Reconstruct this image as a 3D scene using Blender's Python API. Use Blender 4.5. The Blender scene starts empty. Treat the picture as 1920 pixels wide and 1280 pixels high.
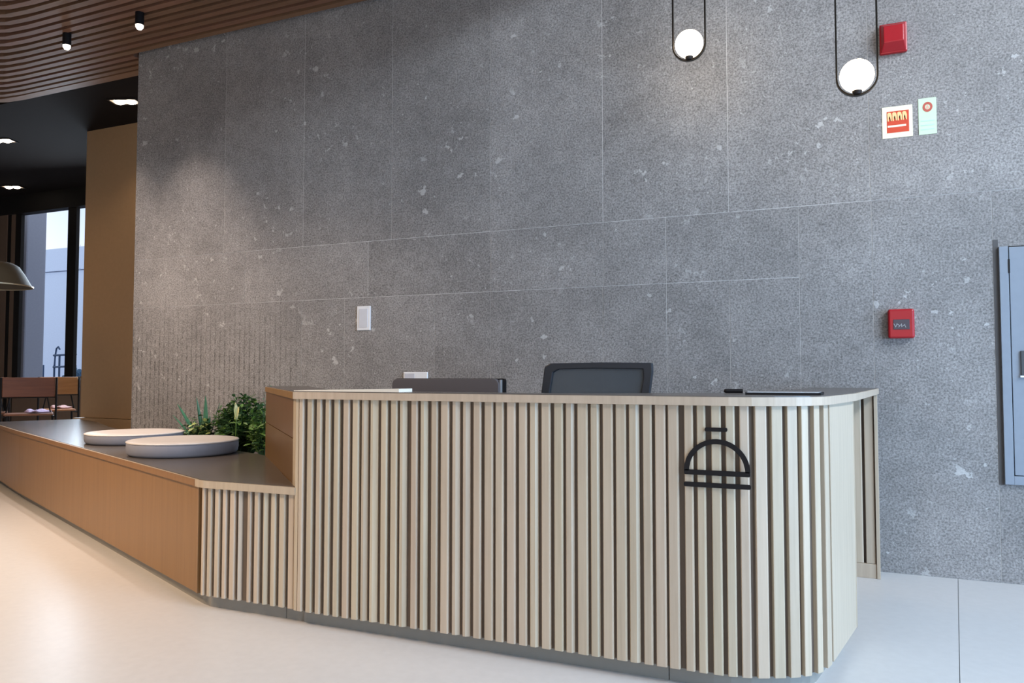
import bpy, bmesh, math, random
from mathutils import Vector, Matrix
random.seed(7)
S = bpy.context.scene
COL = S.collection

# ---------------------------------------------------------------- camera, world, lights, exposure
F = 1420.0
cam_d = bpy.data.cameras.new('camera'); cam = bpy.data.objects.new('camera', cam_d); COL.objects.link(cam)
cam_d.sensor_width = 36.0; cam_d.lens = 36.0 * F / 1920.0; cam_d.clip_start = 0.05; cam_d.clip_end = 200
cam.location = (0, 0, 1.2)
cam.rotation_euler = (math.pi/2 + math.atan(60/F), 0, math.radians(23.2))
S.camera = cam
S.view_settings.view_transform = 'Standard'; S.view_settings.look = 'None'
S.view_settings.gamma = 1.0; S.view_settings.use_curve_mapping = False
S.view_settings.exposure = 0.0

W = bpy.data.worlds.new('sky'); S.world = W; W.use_nodes = True
nt = W.node_tree; bg = nt.nodes['Background']
tc = nt.nodes.new('ShaderNodeTexCoord'); nz = nt.nodes.new('ShaderNodeTexNoise'); nz.inputs['Scale'].default_value = 2.2
rp = nt.nodes.new('ShaderNodeValToRGB')
rp.color_ramp.elements[0].position = 0.40; rp.color_ramp.elements[0].color = (0.50, 0.66, 0.95, 1)
rp.color_ramp.elements[1].position = 0.60; rp.color_ramp.elements[1].color = (1.0, 1.0, 1.0, 1)
nt.links.new(tc.outputs['Generated'], nz.inputs['Vector']); nt.links.new(nz.outputs['Fac'], rp.inputs['Fac'])
nt.links.new(rp.outputs['Color'], bg.inputs['Color']); bg.inputs['Strength'].default_value = 1.25

def area(name, loc, target, sx, sy, power, color, spread=180):
    d = bpy.data.lights.new(name, 'AREA'); d.shape = 'RECTANGLE'; d.size = sx; d.size_y = sy
    d.energy = power; d.color = color; d.spread = math.radians(spread)
    o = bpy.data.objects.new(name, d); COL.objects.link(o); o.location = loc
    o.rotation_euler = (Vector(target) - Vector(loc)).to_track_quat('-Z', 'Y').to_euler()
    return o
area('daylight_clerestory_right', (4.6, 1.4, 5.5), (-1.5, 3.6, 0.6), 5.0, 1.0, 600, (0.76, 0.87, 1.0))
area('daylight_window_right', (4.3, 1.6, 1.3), (0.0, 2.9, 0.2), 4.6, 1.9, 155, (0.33, 0.62, 1.0), 120)
area('fill_behind_camera', (-0.5, -4.6, 1.9), (-1.2, 3.0, 0.4), 6.0, 2.6, 42, (1.0, 0.97, 0.94), 120)  # added fill lamp behind the camera, no entrance opens there
area('warm_ceiling_left', (-5.6, 0.6, 4.1), (-5.2, 1.8, 0.0), 3.0, 1.0, 190, (1.0, 0.72, 0.48), 115)
area('warm_ceiling_lounge', (-10.2, 4.5, 4.1), (-10.2, 4.5, 0.0), 2.0, 2.0, 30, (1.0, 0.62, 0.32), 150)
area('daylight_lounge_window', (-10.35, 8.35, 2.1), (-9.6, 5.0, 0.9), 1.4, 3.4, 170, (0.72, 0.86, 1.0))
def spot(name, loc, target, power, color, size, blend, r=0.05):
    d = bpy.data.lights.new(name, 'SPOT'); d.energy = power; d.color = color
    d.spot_size = math.radians(size); d.spot_blend = blend; d.shadow_soft_size = r
    o = bpy.data.objects.new(name, d); COL.objects.link(o); o.location = loc
    o.rotation_euler = (Vector(target) - Vector(loc)).to_track_quat('-Z', 'Y').to_euler()
    return o
spot('spot_beam', (-5.34, 4.51, 4.08), (-5.34, 4.51, 0), 230, (1.0, 0.82, 0.70), 76, 1.0)
spot('spot_beam', (-6.27, 4.54, 4.08), (-6.27, 4.54, 0), 230, (1.0, 0.82, 0.70), 76, 1.0)
spot('spot_beam', (-7.26, 5.94, 4.18), (-7.9, 6.1, 0), 26, (1.0, 0.72, 0.45), 100, 0.8)

# ---------------------------------------------------------------- materials
def mat(name, color, rough=0.5, metal=0.0, spec=None, vary=0.0):
    m = bpy.data.materials.new(name); m.use_nodes = True
    n = m.node_tree; b = n.nodes['Principled BSDF']
    b.inputs['Base Color'].default_value = (*color, 1); b.inputs['Roughness'].default_value = rough
    b.inputs['Metallic'].default_value = metal
    if spec is not None: b.inputs['Specular IOR Level'].default_value = spec
    # slight mottling so that nothing is a flat colour
    c = n.nodes.new('ShaderNodeTexCoord'); t = n.nodes.new('ShaderNodeTexNoise'); t.inputs['Scale'].default_value = 25
    r = n.nodes.new('ShaderNodeValToRGB'); k = 0.06 + vary
    r.color_ramp.elements[0].color = (*[v*(1-k) for v in color], 1); r.color_ramp.elements[1].color = (*[min(1, v*(1+k)) for v in color], 1)
    n.links.new(c.outputs['Object'], t.inputs['Vector']); n.links.new(t.outputs['Fac'], r.inputs['Fac']); n.links.new(r.outputs['Color'], b.inputs['Base Color'])
    return m

def wood(name, c0, c1, rough=0.45, stretch=(30, 30, 1.2), rnd=0.12, spec=0.4):
    m = bpy.data.materials.new(name); m.use_nodes = True
    n = m.node_tree; b = n.nodes['Principled BSDF']; b.inputs['Roughness'].default_value = rough
    b.inputs['Specular IOR Level'].default_value = spec
    c = n.nodes.new('ShaderNodeTexCoord'); oi = n.nodes.new('ShaderNodeObjectInfo')
    mp = n.nodes.new('ShaderNodeMapping'); mp.inputs['Scale'].default_value = stretch
    ad = n.nodes.new('ShaderNodeVectorMath'); ad.operation = 'SCALE'; 
    cm = n.nodes.new('ShaderNodeCombineXYZ')
    mu = n.nodes.new('ShaderNodeMath'); mu.operation = 'MULTIPLY'; mu.inputs[1].default_value = 40
    n.links.new(oi.outputs['Random'], mu.inputs[0]); n.links.new(mu.outputs[0], cm.inputs['X']); n.links.new(mu.outputs[0], cm.inputs['Z'])
    va = n.nodes.new('ShaderNodeVectorMath'); va.operation = 'ADD'
    n.links.new(c.outputs['Object'], va.inputs[0]); n.links.new(cm.outputs[0], va.inputs[1])
    n.links.new(va.outputs[0], mp.inputs['Vector'])
    t = n.nodes.new('ShaderNodeTexNoise'); t.inputs['Scale'].default_value = 1.6; t.inputs['Detail'].default_value = 5; t.inputs['Roughness'].default_value = 0.6
    n.links.new(mp.outputs[0], t.inputs['Vector'])
    r = n.nodes.new('ShaderNodeValToRGB'); r.color_ramp.elements[0].position = 0.3; r.color_ramp.elements[1].position = 0.7
    r.color_ramp.elements[0].color = (*c0, 1); r.color_ramp.elements[1].color = (*c1, 1)
    n.links.new(t.outputs['Fac'], r.inputs['Fac'])
    hs = n.nodes.new('ShaderNodeHueSaturation')
    mr = n.nodes.new('ShaderNodeMapRange'); mr.inputs['To Min'].default_value = 1 - rnd; mr.inputs['To Max'].default_value = 1 + rnd*0.6
    n.links.new(oi.outputs['Random'], mr.inputs['Value']); n.links.new(mr.outputs[0], hs.inputs['Value'])
    mh = n.nodes.new('ShaderNodeMath'); mh.operation = 'MULTIPLY'; mh.inputs[1].default_value = 7.3
    fr = n.nodes.new('ShaderNodeMath'); fr.operation = 'FRACT'; n.links.new(oi.outputs['Random'], mh.inputs[0]); n.links.new(mh.outputs[0], fr.inputs[0])
    m2 = n.nodes.new('ShaderNodeMapRange'); m2.inputs['To Min'].default_value = 0.49; m2.inputs['To Max'].default_value = 0.508
    n.links.new(fr.outputs[0], m2.inputs['Value']); n.links.new(m2.outputs[0], hs.inputs['Hue'])
    n.links.new(r.outputs['Color'], hs.inputs['Color']); n.links.new(hs.outputs['Color'], b.inputs['Base Color'])
    bp = n.nodes.new('ShaderNodeBump'); bp.inputs['Strength'].default_value = 0.08; bp.inputs['Distance'].default_value = 0.002
    n.links.new(t.outputs['Fac'], bp.inputs['Height']); n.links.new(bp.outputs['Normal'], b.inputs['Normal'])
    return m

def emit(name, color, strength):
    m = bpy.data.materials.new(name); m.use_nodes = True; n = m.node_tree; b = n.nodes['Principled BSDF']
    b.inputs['Base Color'].default_value = (0.9, 0.9, 0.9, 1)
    b.inputs['Emission Color'].default_value = (*color, 1); b.inputs['Emission Strength'].default_value = strength
    return m

def stone():
    m = bpy.data.materials.new('hammered_grey_stone'); m.use_nodes = True; n = m.node_tree; L = n.links.new
    b = n.nodes['Principled BSDF']; b.inputs['Roughness'].default_value = 0.62; b.inputs['Specular IOR Level'].default_value = 0.35
    g = n.nodes.new('ShaderNodeNewGeometry'); oi = n.nodes.new('ShaderNodeObjectInfo')
    def noise(scale, detail=3, rough=0.6, vec=None):
        t = n.nodes.new('ShaderNodeTexNoise'); t.inputs['Scale'].default_value = scale; t.inputs['Detail'].default_value = detail
        t.inputs['Roughness'].default_value = rough; L(vec or g.outputs['Position'], t.inputs['Vector']); return t.outputs['Fac']
    def ramp(fac, *st):
        r = n.nodes.new('ShaderNodeValToRGB'); e = r.color_ramp.elements
        while len(e) < len(st): e.new(0.5)
        for k, (p, c) in enumerate(st): e[k].position = p; e[k].color = (c, c, c, 1) if not isinstance(c, tuple) else (*c, 1)
        L(fac, r.inputs['Fac']); return r.outputs['Color']
    def mth(op, a, c, clamp=False):
        t = n.nodes.new('ShaderNodeMath'); t.operation = op; t.use_clamp = clamp
        for k, v in enumerate((a, c)):
            if isinstance(v, (int, float)): t.inputs[k].default_value = v
            else: L(v, t.inputs[k])
        return t.outputs[0]
    def mapr(v, a, b_, c=0.0, d=1.0):
        t = n.nodes.new('ShaderNodeMapRange'); t.inputs['From Min'].default_value = a; t.inputs['From Max'].default_value = b_
        t.inputs['To Min'].default_value = c; t.inputs['To Max'].default_value = d; L(v, t.inputs['Value']); return t.outputs[0]
    sx = n.nodes.new('ShaderNodeSeparateXYZ'); L(g.outputs['Position'], sx.inputs[0])
    X, Z = sx.outputs['X'], sx.outputs['Z']
    big = ramp(noise(1.1, 4), (0.3, (0.212, 0.202, 0.197)), (0.72, (0.302, 0.289, 0.282)))
    fine = ramp(noise(88, 2, 0.6), (0.32, 0.58), (0.5, 1.0), (0.68, 1.36))
    mid = ramp(noise(9, 4, 0.6), (0.3, 0.90), (0.7, 1.1))
    def mixm(a, c, f=1.0, mode='MULTIPLY'):
        t = n.nodes.new('ShaderNodeMix'); t.data_type = 'RGBA'; t.blend_type = mode
        if isinstance(f, (int, float)): t.inputs['Factor'].default_value = f
        else: L(f, t.inputs['Factor'])
        L(a, t.inputs['A'])
        if isinstance(c, tuple): t.inputs['B'].default_value = (*c, 1)
        else: L(c, t.inputs['B'])
        return t.outputs['Result']
    col = mixm(mixm(big, fine), mid)
    # each slab its own tone
    pv = mapr(oi.outputs['Random'], 0, 1, 0.9, 1.08)
    cb = n.nodes.new('ShaderNodeCombineXYZ'); [L(pv, cb.inputs[k]) for k in range(3)]
    col = mixm(col, cb.outputs[0])
    # dark pits
    vo = n.nodes.new('ShaderNodeTexVoronoi'); vo.inputs['Scale'].default_value = 42; L(g.outputs['Position'], vo.inputs['Vector'])
    pit = mth('MULTIPLY', mapr(vo.outputs['Distance'], 0.16, 0.06), mapr(noise(5, 2), 0.45, 0.62), True)
    col = mixm(col, (0.07, 0.068, 0.07), mth('MULTIPLY', pit, 0.75, True))
    # pale lime chips and scratches
    chip = mth('MULTIPLY', mapr(noise(12, 4, 0.62), 0.625, 0.65), mapr(noise(1.6, 2), 0.50, 0.60), True)
    scr = mth('MULTIPLY', mapr(noise(28, 4, 0.7), 0.645, 0.67), mapr(noise(2.3, 2), 0.47, 0.6), True)
    col = mixm(col, (0.62, 0.61, 0.60), mth('MULTIPLY', mth('MAXIMUM', chip, scr), 0.55, True), 'MIX')
    # combed vertical grooves low at the left end
    lm = mth('MULTIPLY', mapr(mth('ADD', X, mth('MULTIPLY', noise(2.5), 1.0)), -3.55, -3.95), mapr(Z, 1.95, 1.35), True)
    wv = mth('SINE', mth('MULTIPLY', X, 2*math.pi/0.056), 0)
    wv = mth('MULTIPLY', mapr(wv, 0.35, 1.0), mapr(noise(30, 2), 0.35, 0.6), True)
    gv = mth('MULTIPLY', wv, lm, True)
    col = mixm(col, (0.07, 0.062, 0.058), mth('MULTIPLY', gv, 0.55, True))
    # fine horizontal tooling low at the right end
    mp = n.nodes.new('ShaderNodeMapping'); mp.inputs['Scale'].default_value = (9, 9, 75); L(g.outputs['Position'], mp.inputs['Vector'])
    hz = noise(1.0, 3, 0.6, mp.outputs[0]); rm = mth('MULTIPLY', mapr(X, 0.0, 0.35), mapr(Z, 1.5, 1.0), True)
    h = mth('ADD', noise(105, 2, 0.6), mth('MULTIPLY', noise(17, 3), 0.6))
    h = mth('SUBTRACT', h, mth('MULTIPLY', gv, 0.8)); h = mth('ADD', h, mth('MULTIPLY', mth('MULTIPLY', hz, rm), 1.4))
    h = mth('SUBTRACT', h, mth('MULTIPLY', pit, 0.5))
    bp = n.nodes.new('ShaderNodeBump'); bp.inputs['Strength'].default_value = 0.55; bp.inputs['Distance'].default_value = 0.0025
    L(h, bp.inputs['Height']); L(bp.outputs['Normal'], b.inputs['Normal']); L(col, b.inputs['Base Color'])
    return m

STONE = stone()
GROUT = mat('pale_grout', (0.60, 0.59, 0.58), 0.8, vary=0.3)
WOOD = wood('pale_oak_veneer', (0.42, 0.343, 0.25), (0.50, 0.415, 0.31), 0.42, rnd=0.08)
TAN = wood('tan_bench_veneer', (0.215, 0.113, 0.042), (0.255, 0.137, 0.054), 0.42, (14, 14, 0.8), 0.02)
FLANK_SHADE = wood('shaded_flank_veneer', (0.13, 0.070, 0.026), (0.155, 0.084, 0.033), 0.4, (14, 14, 0.8), 0.02)  # the tan veneer darkened: the flank's shade is put into the colour
WOODB = wood('brown_backing_board', (0.10, 0.075, 0.058), (0.14, 0.105, 0.08), 0.6, rnd=0.03)
CEILW = wood('ceiling_walnut', (0.14, 0.073, 0.043), (0.19, 0.10, 0.06), 0.55, (2, 40, 40), 0.15)
DARKC = mat('dark_ceiling_paint', (0.012, 0.009, 0.008), 0.9, 0, 0.1)
TOPM = mat('dark_grey_stone_top', (0.10, 0.085, 0.075), 0.25, vary=0.1)
KICK = mat('grey_toe_kick', (0.25, 0.24, 0.215), 0.4)
BLACK = mat('black_metal', (0.006, 0.005, 0.006), 0.55, 0, 0.25)
PANEL = mat('beige_laminate', (0.40, 0.27, 0.155), 0.5)
WHITE = mat('white_plastic', (0.80, 0.81, 0.83), 0.35)
RED = mat('red_plastic', (0.36, 0.005, 0.012), 0.35)
CUSH = mat('grey_upholstery', (0.19, 0.20, 0.245), 0.75)
STEEL = mat('blue_grey_painted_steel', (0.235, 0.27, 0.32), 0.4)

def floor_mat():
    m = mat('pale_resin_floor', (0.57, 0.56, 0.55), 0.22)
    n = m.node_tree; b = n.nodes['Principled BSDF']; t = n.nodes.new('ShaderNodeTexNoise'); t.inputs['Scale'].default_value = 1.5; t.inputs['Detail'].default_value = 4
    g = n.nodes.new('ShaderNodeNewGeometry'); r = n.nodes.new('ShaderNodeMapRange')
    r.inputs['To Min'].default_value = 0.28; r.inputs['To Max'].default_value = 0.34
    n.links.new(g.outputs['Position'], t.inputs['Vector']); n.links.new(t.outputs['Fac'], r.inputs['Value']); n.links.new(r.outputs[0], b.inputs['Roughness'])
    return m
FLOORM = floor_mat()

# ---------------------------------------------------------------- helpers
MW = {}
def wm(o):
    if o is None: return Matrix.Identity(4)
    return MW[o.name]
def tag(o, label=None, cat=None, group=None, kind=None):
    if label: o['label'] = label
    if cat: o['category'] = cat
    if group: o['group'] = group
    if kind: o['kind'] = kind
    return o
def thing(name, label, cat, loc, rz=0.0, group=None, kind=None):
    o = bpy.data.objects.new(name, None); COL.objects.link(o); o.location = loc; o.rotation_euler = (0, 0, rz)
    o.empty_display_size = 0.1
    MW[o.name] = Matrix.Translation(loc) @ Matrix.Rotation(rz, 4, 'Z')
    return tag(o, label, cat, group, kind)
def obj(name, bm, m, parent=None, world=True, smooth=False, loc=None, bevel=0.0, seg=2):
    """Link bm as one mesh object. world=True: vertices are in world space and are moved into the parent's space."""
    if world and parent is not None: bm.transform(wm(parent).inverted())
    bmesh.ops.recalc_face_normals(bm, faces=bm.faces[:])
    me = bpy.data.meshes.new(name); bm.to_mesh(me); bm.free(); me.materials.append(m)
    if smooth:
        for p in me.polygons: p.use_smooth = True
    # put the origin at the middle of the base so that each piece sits on its own spot
    vs = [v.co for v in me.vertices]
    c = Vector(((min(v.x for v in vs)+max(v.x for v in vs))/2, (min(v.y for v in vs)+max(v.y for v in vs))/2, min(v.z for v in vs)))
    me.transform(Matrix.Translation(-c))
    o = bpy.data.objects.new(name, me); COL.objects.link(o); o.location = c
    if parent is not None: o.parent = parent
    MW[o.name] = wm(parent) @ Matrix.Translation(c)
    if bevel:
        md = o.modifiers.new('bevel', 'BEVEL'); md.width = bevel; md.segments = seg; md.limit_method = 'ANGLE'
    return o
def B(): return bmesh.new()
def box(bm, x0, x1, y0, y1, z0, z1, M=None):
    v = [bm.verts.new((x, y, z)) for z in (z0, z1) for x, y in ((x0, y0), (x1, y0), (x1, y1), (x0, y1))]
    for f in ((0, 3, 2, 1), (4, 5, 6, 7), (0, 1, 5, 4), (1, 2, 6, 5), (2, 3, 7, 6), (3, 0, 4, 7)): bm.faces.new([v[k] for k in f])
    if M is not None:
        for q in v: q.co = M @ q.co
    return bm
def prism(bm, pts, z0, z1, M=None):
    a = [bm.verts.new((x, y, z0)) for x, y in pts]; b = [bm.verts.new((x, y, z1)) for x, y in pts]; n = len(pts)
    for k in range(n): bm.faces.new((a[k], a[(k+1) % n], b[(k+1) % n], b[k]))
    f1 = bm.faces.new(a[::-1]); f2 = bm.faces.new(b)
    if n > 4: bmesh.ops.triangulate(bm, faces=[f1, f2])
    if M is not None:
        for q in a + b: q.co = M @ q.co
    return bm
def tube(bm, pts, r, n=8, closed=False, cap=True):
    pts = [Vector(p) for p in pts]; rings = []; N = len(pts)
    up = Vector((0, 0, 1))
    for k, p in enumerate(pts):
        a = pts[(k-1) % N] if (closed or k > 0) else p; b = pts[(k+1) % N] if (closed or k < N-1) else p
        t = (b - a).normalized(); u = up.cross(t)
        if u.length < 0.1: u = Vector((0, 1, 0)).cross(t)
        u.normalize(); w = t.cross(u); rr = r[k] if isinstance(r, (list, tuple)) else r
        rings.append([bm.verts.new(p + (u*math.cos(2*math.pi*j/n) + w*math.sin(2*math.pi*j/n))*rr) for j in range(n)])
    for k in range(N if closed else N-1):
        A, C = rings[k], rings[(k+1) % N]
        for j in range(n): bm.faces.new((A[j], A[(j+1) % n], C[(j+1) % n], C[j]))
    if cap and not closed: bm.faces.new(rings[0][::-1]); bm.faces.new(rings[-1])
    return bm
def lathe(bm, prof, c=(0, 0, 0), n=32):
    rings = []
    for r, z in prof:
        if r < 1e-5: rings.append([bm.verts.new((c[0], c[1], c[2]+z))])
        else: rings.append([bm.verts.new((c[0]+r*math.cos(2*math.pi*j/n), c[1]+r*math.sin(2*math.pi*j/n), c[2]+z)) for j in range(n)])
    for A, C in zip(rings, rings[1:]):
        for j in range(n):
            if len(A) == 1 and len(C) > 1: bm.faces.new((A[0], C[j], C[(j+1) % n]))
            elif len(C) == 1 and len(A) > 1: bm.faces.new((A[j], A[(j+1) % n], C[0]))
            elif len(A) > 1: bm.faces.new((A[j], A[(j+1) % n], C[(j+1) % n], C[j]))
    return bm
def dup(root, loc, rz=0.0, label=None, group=None):
    r = root.copy(); COL.objects.link(r); r.location = loc; r.rotation_euler = (0, 0, rz)
    if label: r['label'] = label
    if group: r['group'] = group
    for ch in list(root.children):
        c = ch.copy(); COL.objects.link(c); c.parent = r
        for g in list(ch.children):
            d = g.copy(); COL.objects.link(d); d.parent = c
    return r
def offset(pts, d):
    """Offset an open polyline to its left side by d."""
    out = []
    for k, p in enumerate(pts):
        ns = []
        for a, b in ((k-1, k), (k, k+1)):
            if a >= 0 and b < len(pts):
                t = Vector((pts[b][0]-pts[a][0], pts[b][1]-pts[a][1])).normalized(); ns.append(Vector((-t.y, t.x)))
        nn = sum(ns, Vector((0, 0))); nn.normalize(); q = nn * (d / max(0.5, nn.dot(ns[0])))
        out.append((p[0]+q.x, p[1]+q.y))
    return out

# ---------------------------------------------------------------- structure
WY = 5.15           # face of the stone wall
ZC = 4.23           # ceiling level over the desk
CX, ZH = -0.96, 6.2  # the low ceiling ends here; right of it the hall is taller
fl = thing('floor', 'pale glossy seamless floor in the reception, cream at left and bluish at right', 'floor', (0, 0, 0), kind='structure')
JX0, JY0, JX1, JY1 = 0.565, 4.616, 0.419, 3.437
def jx(y): return JX0 + (y-JY0)*(JX0-JX1)/(JY0-JY1)
g = 0.0015
obj('floor_slab', prism(B(), [(-18, -6), (jx(-6)-g, -6), (jx(WY+.3)-g, WY+.3), (jx(WY+.3)-g, 10), (-18, 10)], -0.05, 0.0), FLOORM, fl)
obj('floor_slab', prism(B(), [(jx(-6)+g, -6), (5.2, -6), (5.2, WY+.3), (jx(WY+.3)+g, WY+.3)], -0.05, 0.0), FLOORM, fl)
obj('floor_joint', prism(B(), [(jx(-6)-.004, -6), (jx(-6)+.004, -6), (jx(WY+.3)+.004, WY+.3), (jx(WY+.3)-.004, WY+.3)], -0.06, -0.006), mat('floor_joint_sealant', (0.35, 0.37, 0.4), 0.7), fl)

wl = thing('wall_back', 'tall grey hammered stone wall of large slabs behind the reception desk', 'wall', (0, WY, 0), kind='structure')
obj('grout_bed', box(B(), -6.09, 4.9, WY+0.0008, WY+0.25, -0.02, ZH), GROUT, wl)
Z1, Z2 = 1.815, 2.27
top_x = [-6.1, -5.0, -4.13, -3.256, -2.383, -1.506, -0.643, 0.208, 1.06, 1.92, 2.8, 3.7, 4.9]
mid_x = [-6.1, -4.75, -3.475, -2.383, -1.506, -1.06]
low_x = [-6.1, -5.2, -4.13, -3.70, -2.86, -2.383, -1.51, -1.06]
cells = [(a, b, Z2, 4.5) for a, b in zip(top_x, top_x[1:])] + [(a, b, 4.5, ZH) for a, b in zip(top_x[5:], top_x[6:])]
cells += [(a, b, Z1, Z2) for a, b in zip(mid_x, mid_x[1:])] + [(-1.06, -0.21, Z1, Z2)]
cells += [(a, b, 0, Z1) for a, b in zip(low_x, low_x[1:])] + [(-1.06, -0.642, 0, Z1), (-0.642, -0.21, 0, Z1)]
cells += [(a, b, 0, Z2) for a, b in zip([-0.21, 0.213, 0.85, 1.75, 2.7, 3.7], [0.213, 0.85, 1.75, 2.7, 3.7, 4.9])]
rs = random.Random(3)
for a, b, z0, z1 in cells:
    k = 0.0016; d = -rs.uniform(0, 0.0012)
    obj('stone_panel', box(B(), a+k, b-k, WY+d, WY+0.03, z0+k, z1-k), STONE, wl)
# raised dark strip painting the shade of the gap left of the cabinet
obj('groove_shade_strip', box(B(), 0.850, 0.875, WY-0.003, WY+0.02, 0.56, 1.98), mat('gap_shade', (0.09, 0.085, 0.085), 0.8), wl)

ce = thing('ceiling', 'brown timber batten ceiling over the desk with a dark plaster ceiling beyond', 'ceiling', (-5, 3, ZC), kind='structure')
obj('ceiling_void', box(B(), -18, CX, -6, 8.75, ZC+0.10, ZC+0.2), DARKC, ce)
obj('plaster_ceiling', box(B(), -18, CX, 5.47, 8.75, ZC, ZC+0.09), DARKC, ce)
obj('ceiling_edge', box(B(), CX, CX+0.04, -6, WY, ZC-0.01, ZC+0.25), CEILW, ce)
obj('upper_ceiling', box(B(), CX-1.0, 5.2, -6, WY+.3, ZH, ZH+0.1), mat('pale_upper_ceiling', (0.5, 0.49, 0.48), 0.8), ce)
pitch = 0.0925
def slat_line(y):
    # battens run along the wall and turn slightly towards the room at their far left
    bx = -7.29 + (y-4.686)*(-7.95+7.29)/(5.105-4.686)
    return [(CX if y < WY-0.04 else -6.13, y), (bx+0.25, y), (bx, y-0.02), (bx-0.9, y-0.33), (bx-3.6, y-1.3)]
y = 5.33; k = 0
ys = []
while y > 2.4:
    ys.append(y); y -= pitch
for y in ys:
    pl = slat_line(y); up = offset(pl, -0.028); dn = offset(pl, 0.028)
    obj('ceiling_slat', prism(B(), up + dn[::-1], ZC, ZC+0.06), CEILW, ce)
pl = slat_line(5.42)
obj('edge_board', prism(B(), offset(pl, -0.05) + offset(pl, 0.045)[::-1], ZC-0.004, ZC+0.075), CEILW, ce)
obj('timber_ceiling_panel', box(B(), -12, CX, -5.8, 2.38, ZC, ZC+0.06), CEILW, ce)

# rest of the shell, mostly out of the picture
shell = mat('warm_white_plaster', (0.55, 0.52, 0.48), 0.8)
tag(obj('wall_front', box(B(), -18, 5.2, -6.1, -5.9, 0, ZH), shell), 'plain plastered wall behind the viewer', 'wall', kind='structure')
tag(obj('wall_side', box(B(), -18.2, -18.0, -6.1, 8.8, 0, ZC+0.3), shell), 'plain added wall closing the unseen far side of the lounge', 'wall', kind='structure')  # unseen wall added to keep sky light out of the open side
wr = thing('wall_right', 'side wall with the wide daylight window at right', 'wall', (4.95, 0, 0), kind='structure')
obj('wall_pier', box(B(), 4.9, 5.1, 3.7, 5.3, 0, ZH), shell, wr); obj('wall_pier', box(B(), 4.9, 5.1, -6, -1.3, 0, ZH), shell, wr)
obj('lintel', box(B(), 4.9, 5.1, -1.3, 3.7, 2.4, 4.9), shell, wr)

# tall beige pillar past the left end of the stone wall
pi_ = thing('pillar', 'tall plain beige panelled pillar left of the stone wall', 'pillar', (-7.6, 6.7, 0), kind='structure')
obj('pillar_panel', box(B(), -8.59, -6.9, 6.52, 7.1, 0.66, ZC), PANEL, pi_)
obj('plinth', box(B(), -8.66, -6.9, 6.47, 7.1, 0.0, 0.655), PANEL, pi_)

# window wall of the lounge
GY = 8.5
darkf = mat('dark_bronze_frame', (0.014, 0.012, 0.011), 0.6, 0, 0.15)
brown = mat('brown_wall_panel', (0.17, 0.11, 0.075), 0.7)
tag(obj('wall_left', box(B(), -18, -13.06, GY-0.05, GY+0.1, 0, ZC), brown), 'dim brown wall section left of the lounge window', 'wall', kind='structure')
wi = thing('window_1', 'tall dark-framed glazed lounge window far behind, left of the beige pillar', 'window', (-12, GY, 0), kind='structure')
obj('lintel', box(B(), -13.3, -8, GY-0.06, GY+0.1, 3.92, ZC), darkf, wi)
for a, b, d in ((-13.06, -12.99, .03), (-12.86, -12.72, .03), (-11.56, -11.36, .03), (-9.4, -9.2, .03)):
    obj('window_post', box(B(), a, b, GY-d, GY+0.03, 0, 3.92), darkf, wi)
obj('low_wall', box(B(), -12.70, -9.2, GY-0.12, GY-0.03, 0, 1.12), brown, wi)
obj('side_panel', box(B(), -12.97, -12.86, GY-0.03, GY+0.08, 0, 3.92), brown, wi)
obj('bottom_rail', box(B(), -12.7, -9.2, GY-0.04, GY+0.05, 0, 0.12), darkf, wi)
glass = bpy.data.materials.new('window_glass'); glass.use_nodes = True
gb = glass.node_tree.nodes['Principled BSDF']; gb.inputs['Transmission Weight'].default_value = 1; gb.inputs['Roughness'].default_value = 0
gb.inputs['IOR'].default_value = 1.01; gb.inputs['Base Color'].default_value = (0.93, 0.96, 1, 1)
obj('window_pane', box(B(), -12.7, -11.56, GY, GY+0.01, 0.12, 3.92), glass, wi)
obj('window_pane', box(B(), -11.30, -9.4, GY, GY+0.01, 0.12, 3.92), glass, wi)

# outside
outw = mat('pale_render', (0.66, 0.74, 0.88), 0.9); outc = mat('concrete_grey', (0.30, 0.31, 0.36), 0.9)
tag(obj('terrace', box(B(), -45, 0, 8.7, 30, -0.2, -0.02), outc), 'grey terrace ground outside the lounge window', 'ground', kind='structure')
tag(obj('concrete_column', box(B(), -15.3, -14.1, 9.5, 9.9, -0.02, 6), outc, bevel=0.03), 'broad blue-grey concrete column outside the left window pane', 'column')
bl = thing('building', 'pale blue-white rendered building beyond the terrace, under a bright sky', 'building', (-22, 16, 0))
obj('wall', box(B(), -34, -14, 16, 20, -0.02, 4.36), outw, bl)
obj('parapet', box(B(), -34.1, -13.9, 15.95, 20.1, 4.38, 5.08), outw, bl)
obj('shadow_joint', box(B(), -34, -14, 16.06, 20, 4.36, 4.38), outc, bl)
ra = thing('metal_trellis', 'dark blue metal trellis with a hooked post on the terrace', 'trellis', (-16.6, 12, 0))
blu = mat('dark_blue_paint', (0.05, 0.10, 0.20), 0.5)
for x in (-17.1, -16.72, -16.55, -16.3, -16.05):
    obj('post', tube(B(), [(x, 12, 0), (x, 12, 1.62 if x > -16.7 else 1.4)], 0.022, 6), blu, ra)
for z in (0.5, 0.95, 1.35, 1.62): obj('rail', tube(B(), [(-16.75, 12, z), (-16.0, 12, z+0.02)], 0.025, 6), blu, ra)
obj('hook', tube(B(), [(-16.72, 12, 1.3), (-16.70, 12, 1.6), (-16.66, 12, 1.78), (-16.60, 12, 1.82), (-16.55, 12, 1.76)], 0.02, 6), blu, ra)
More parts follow.
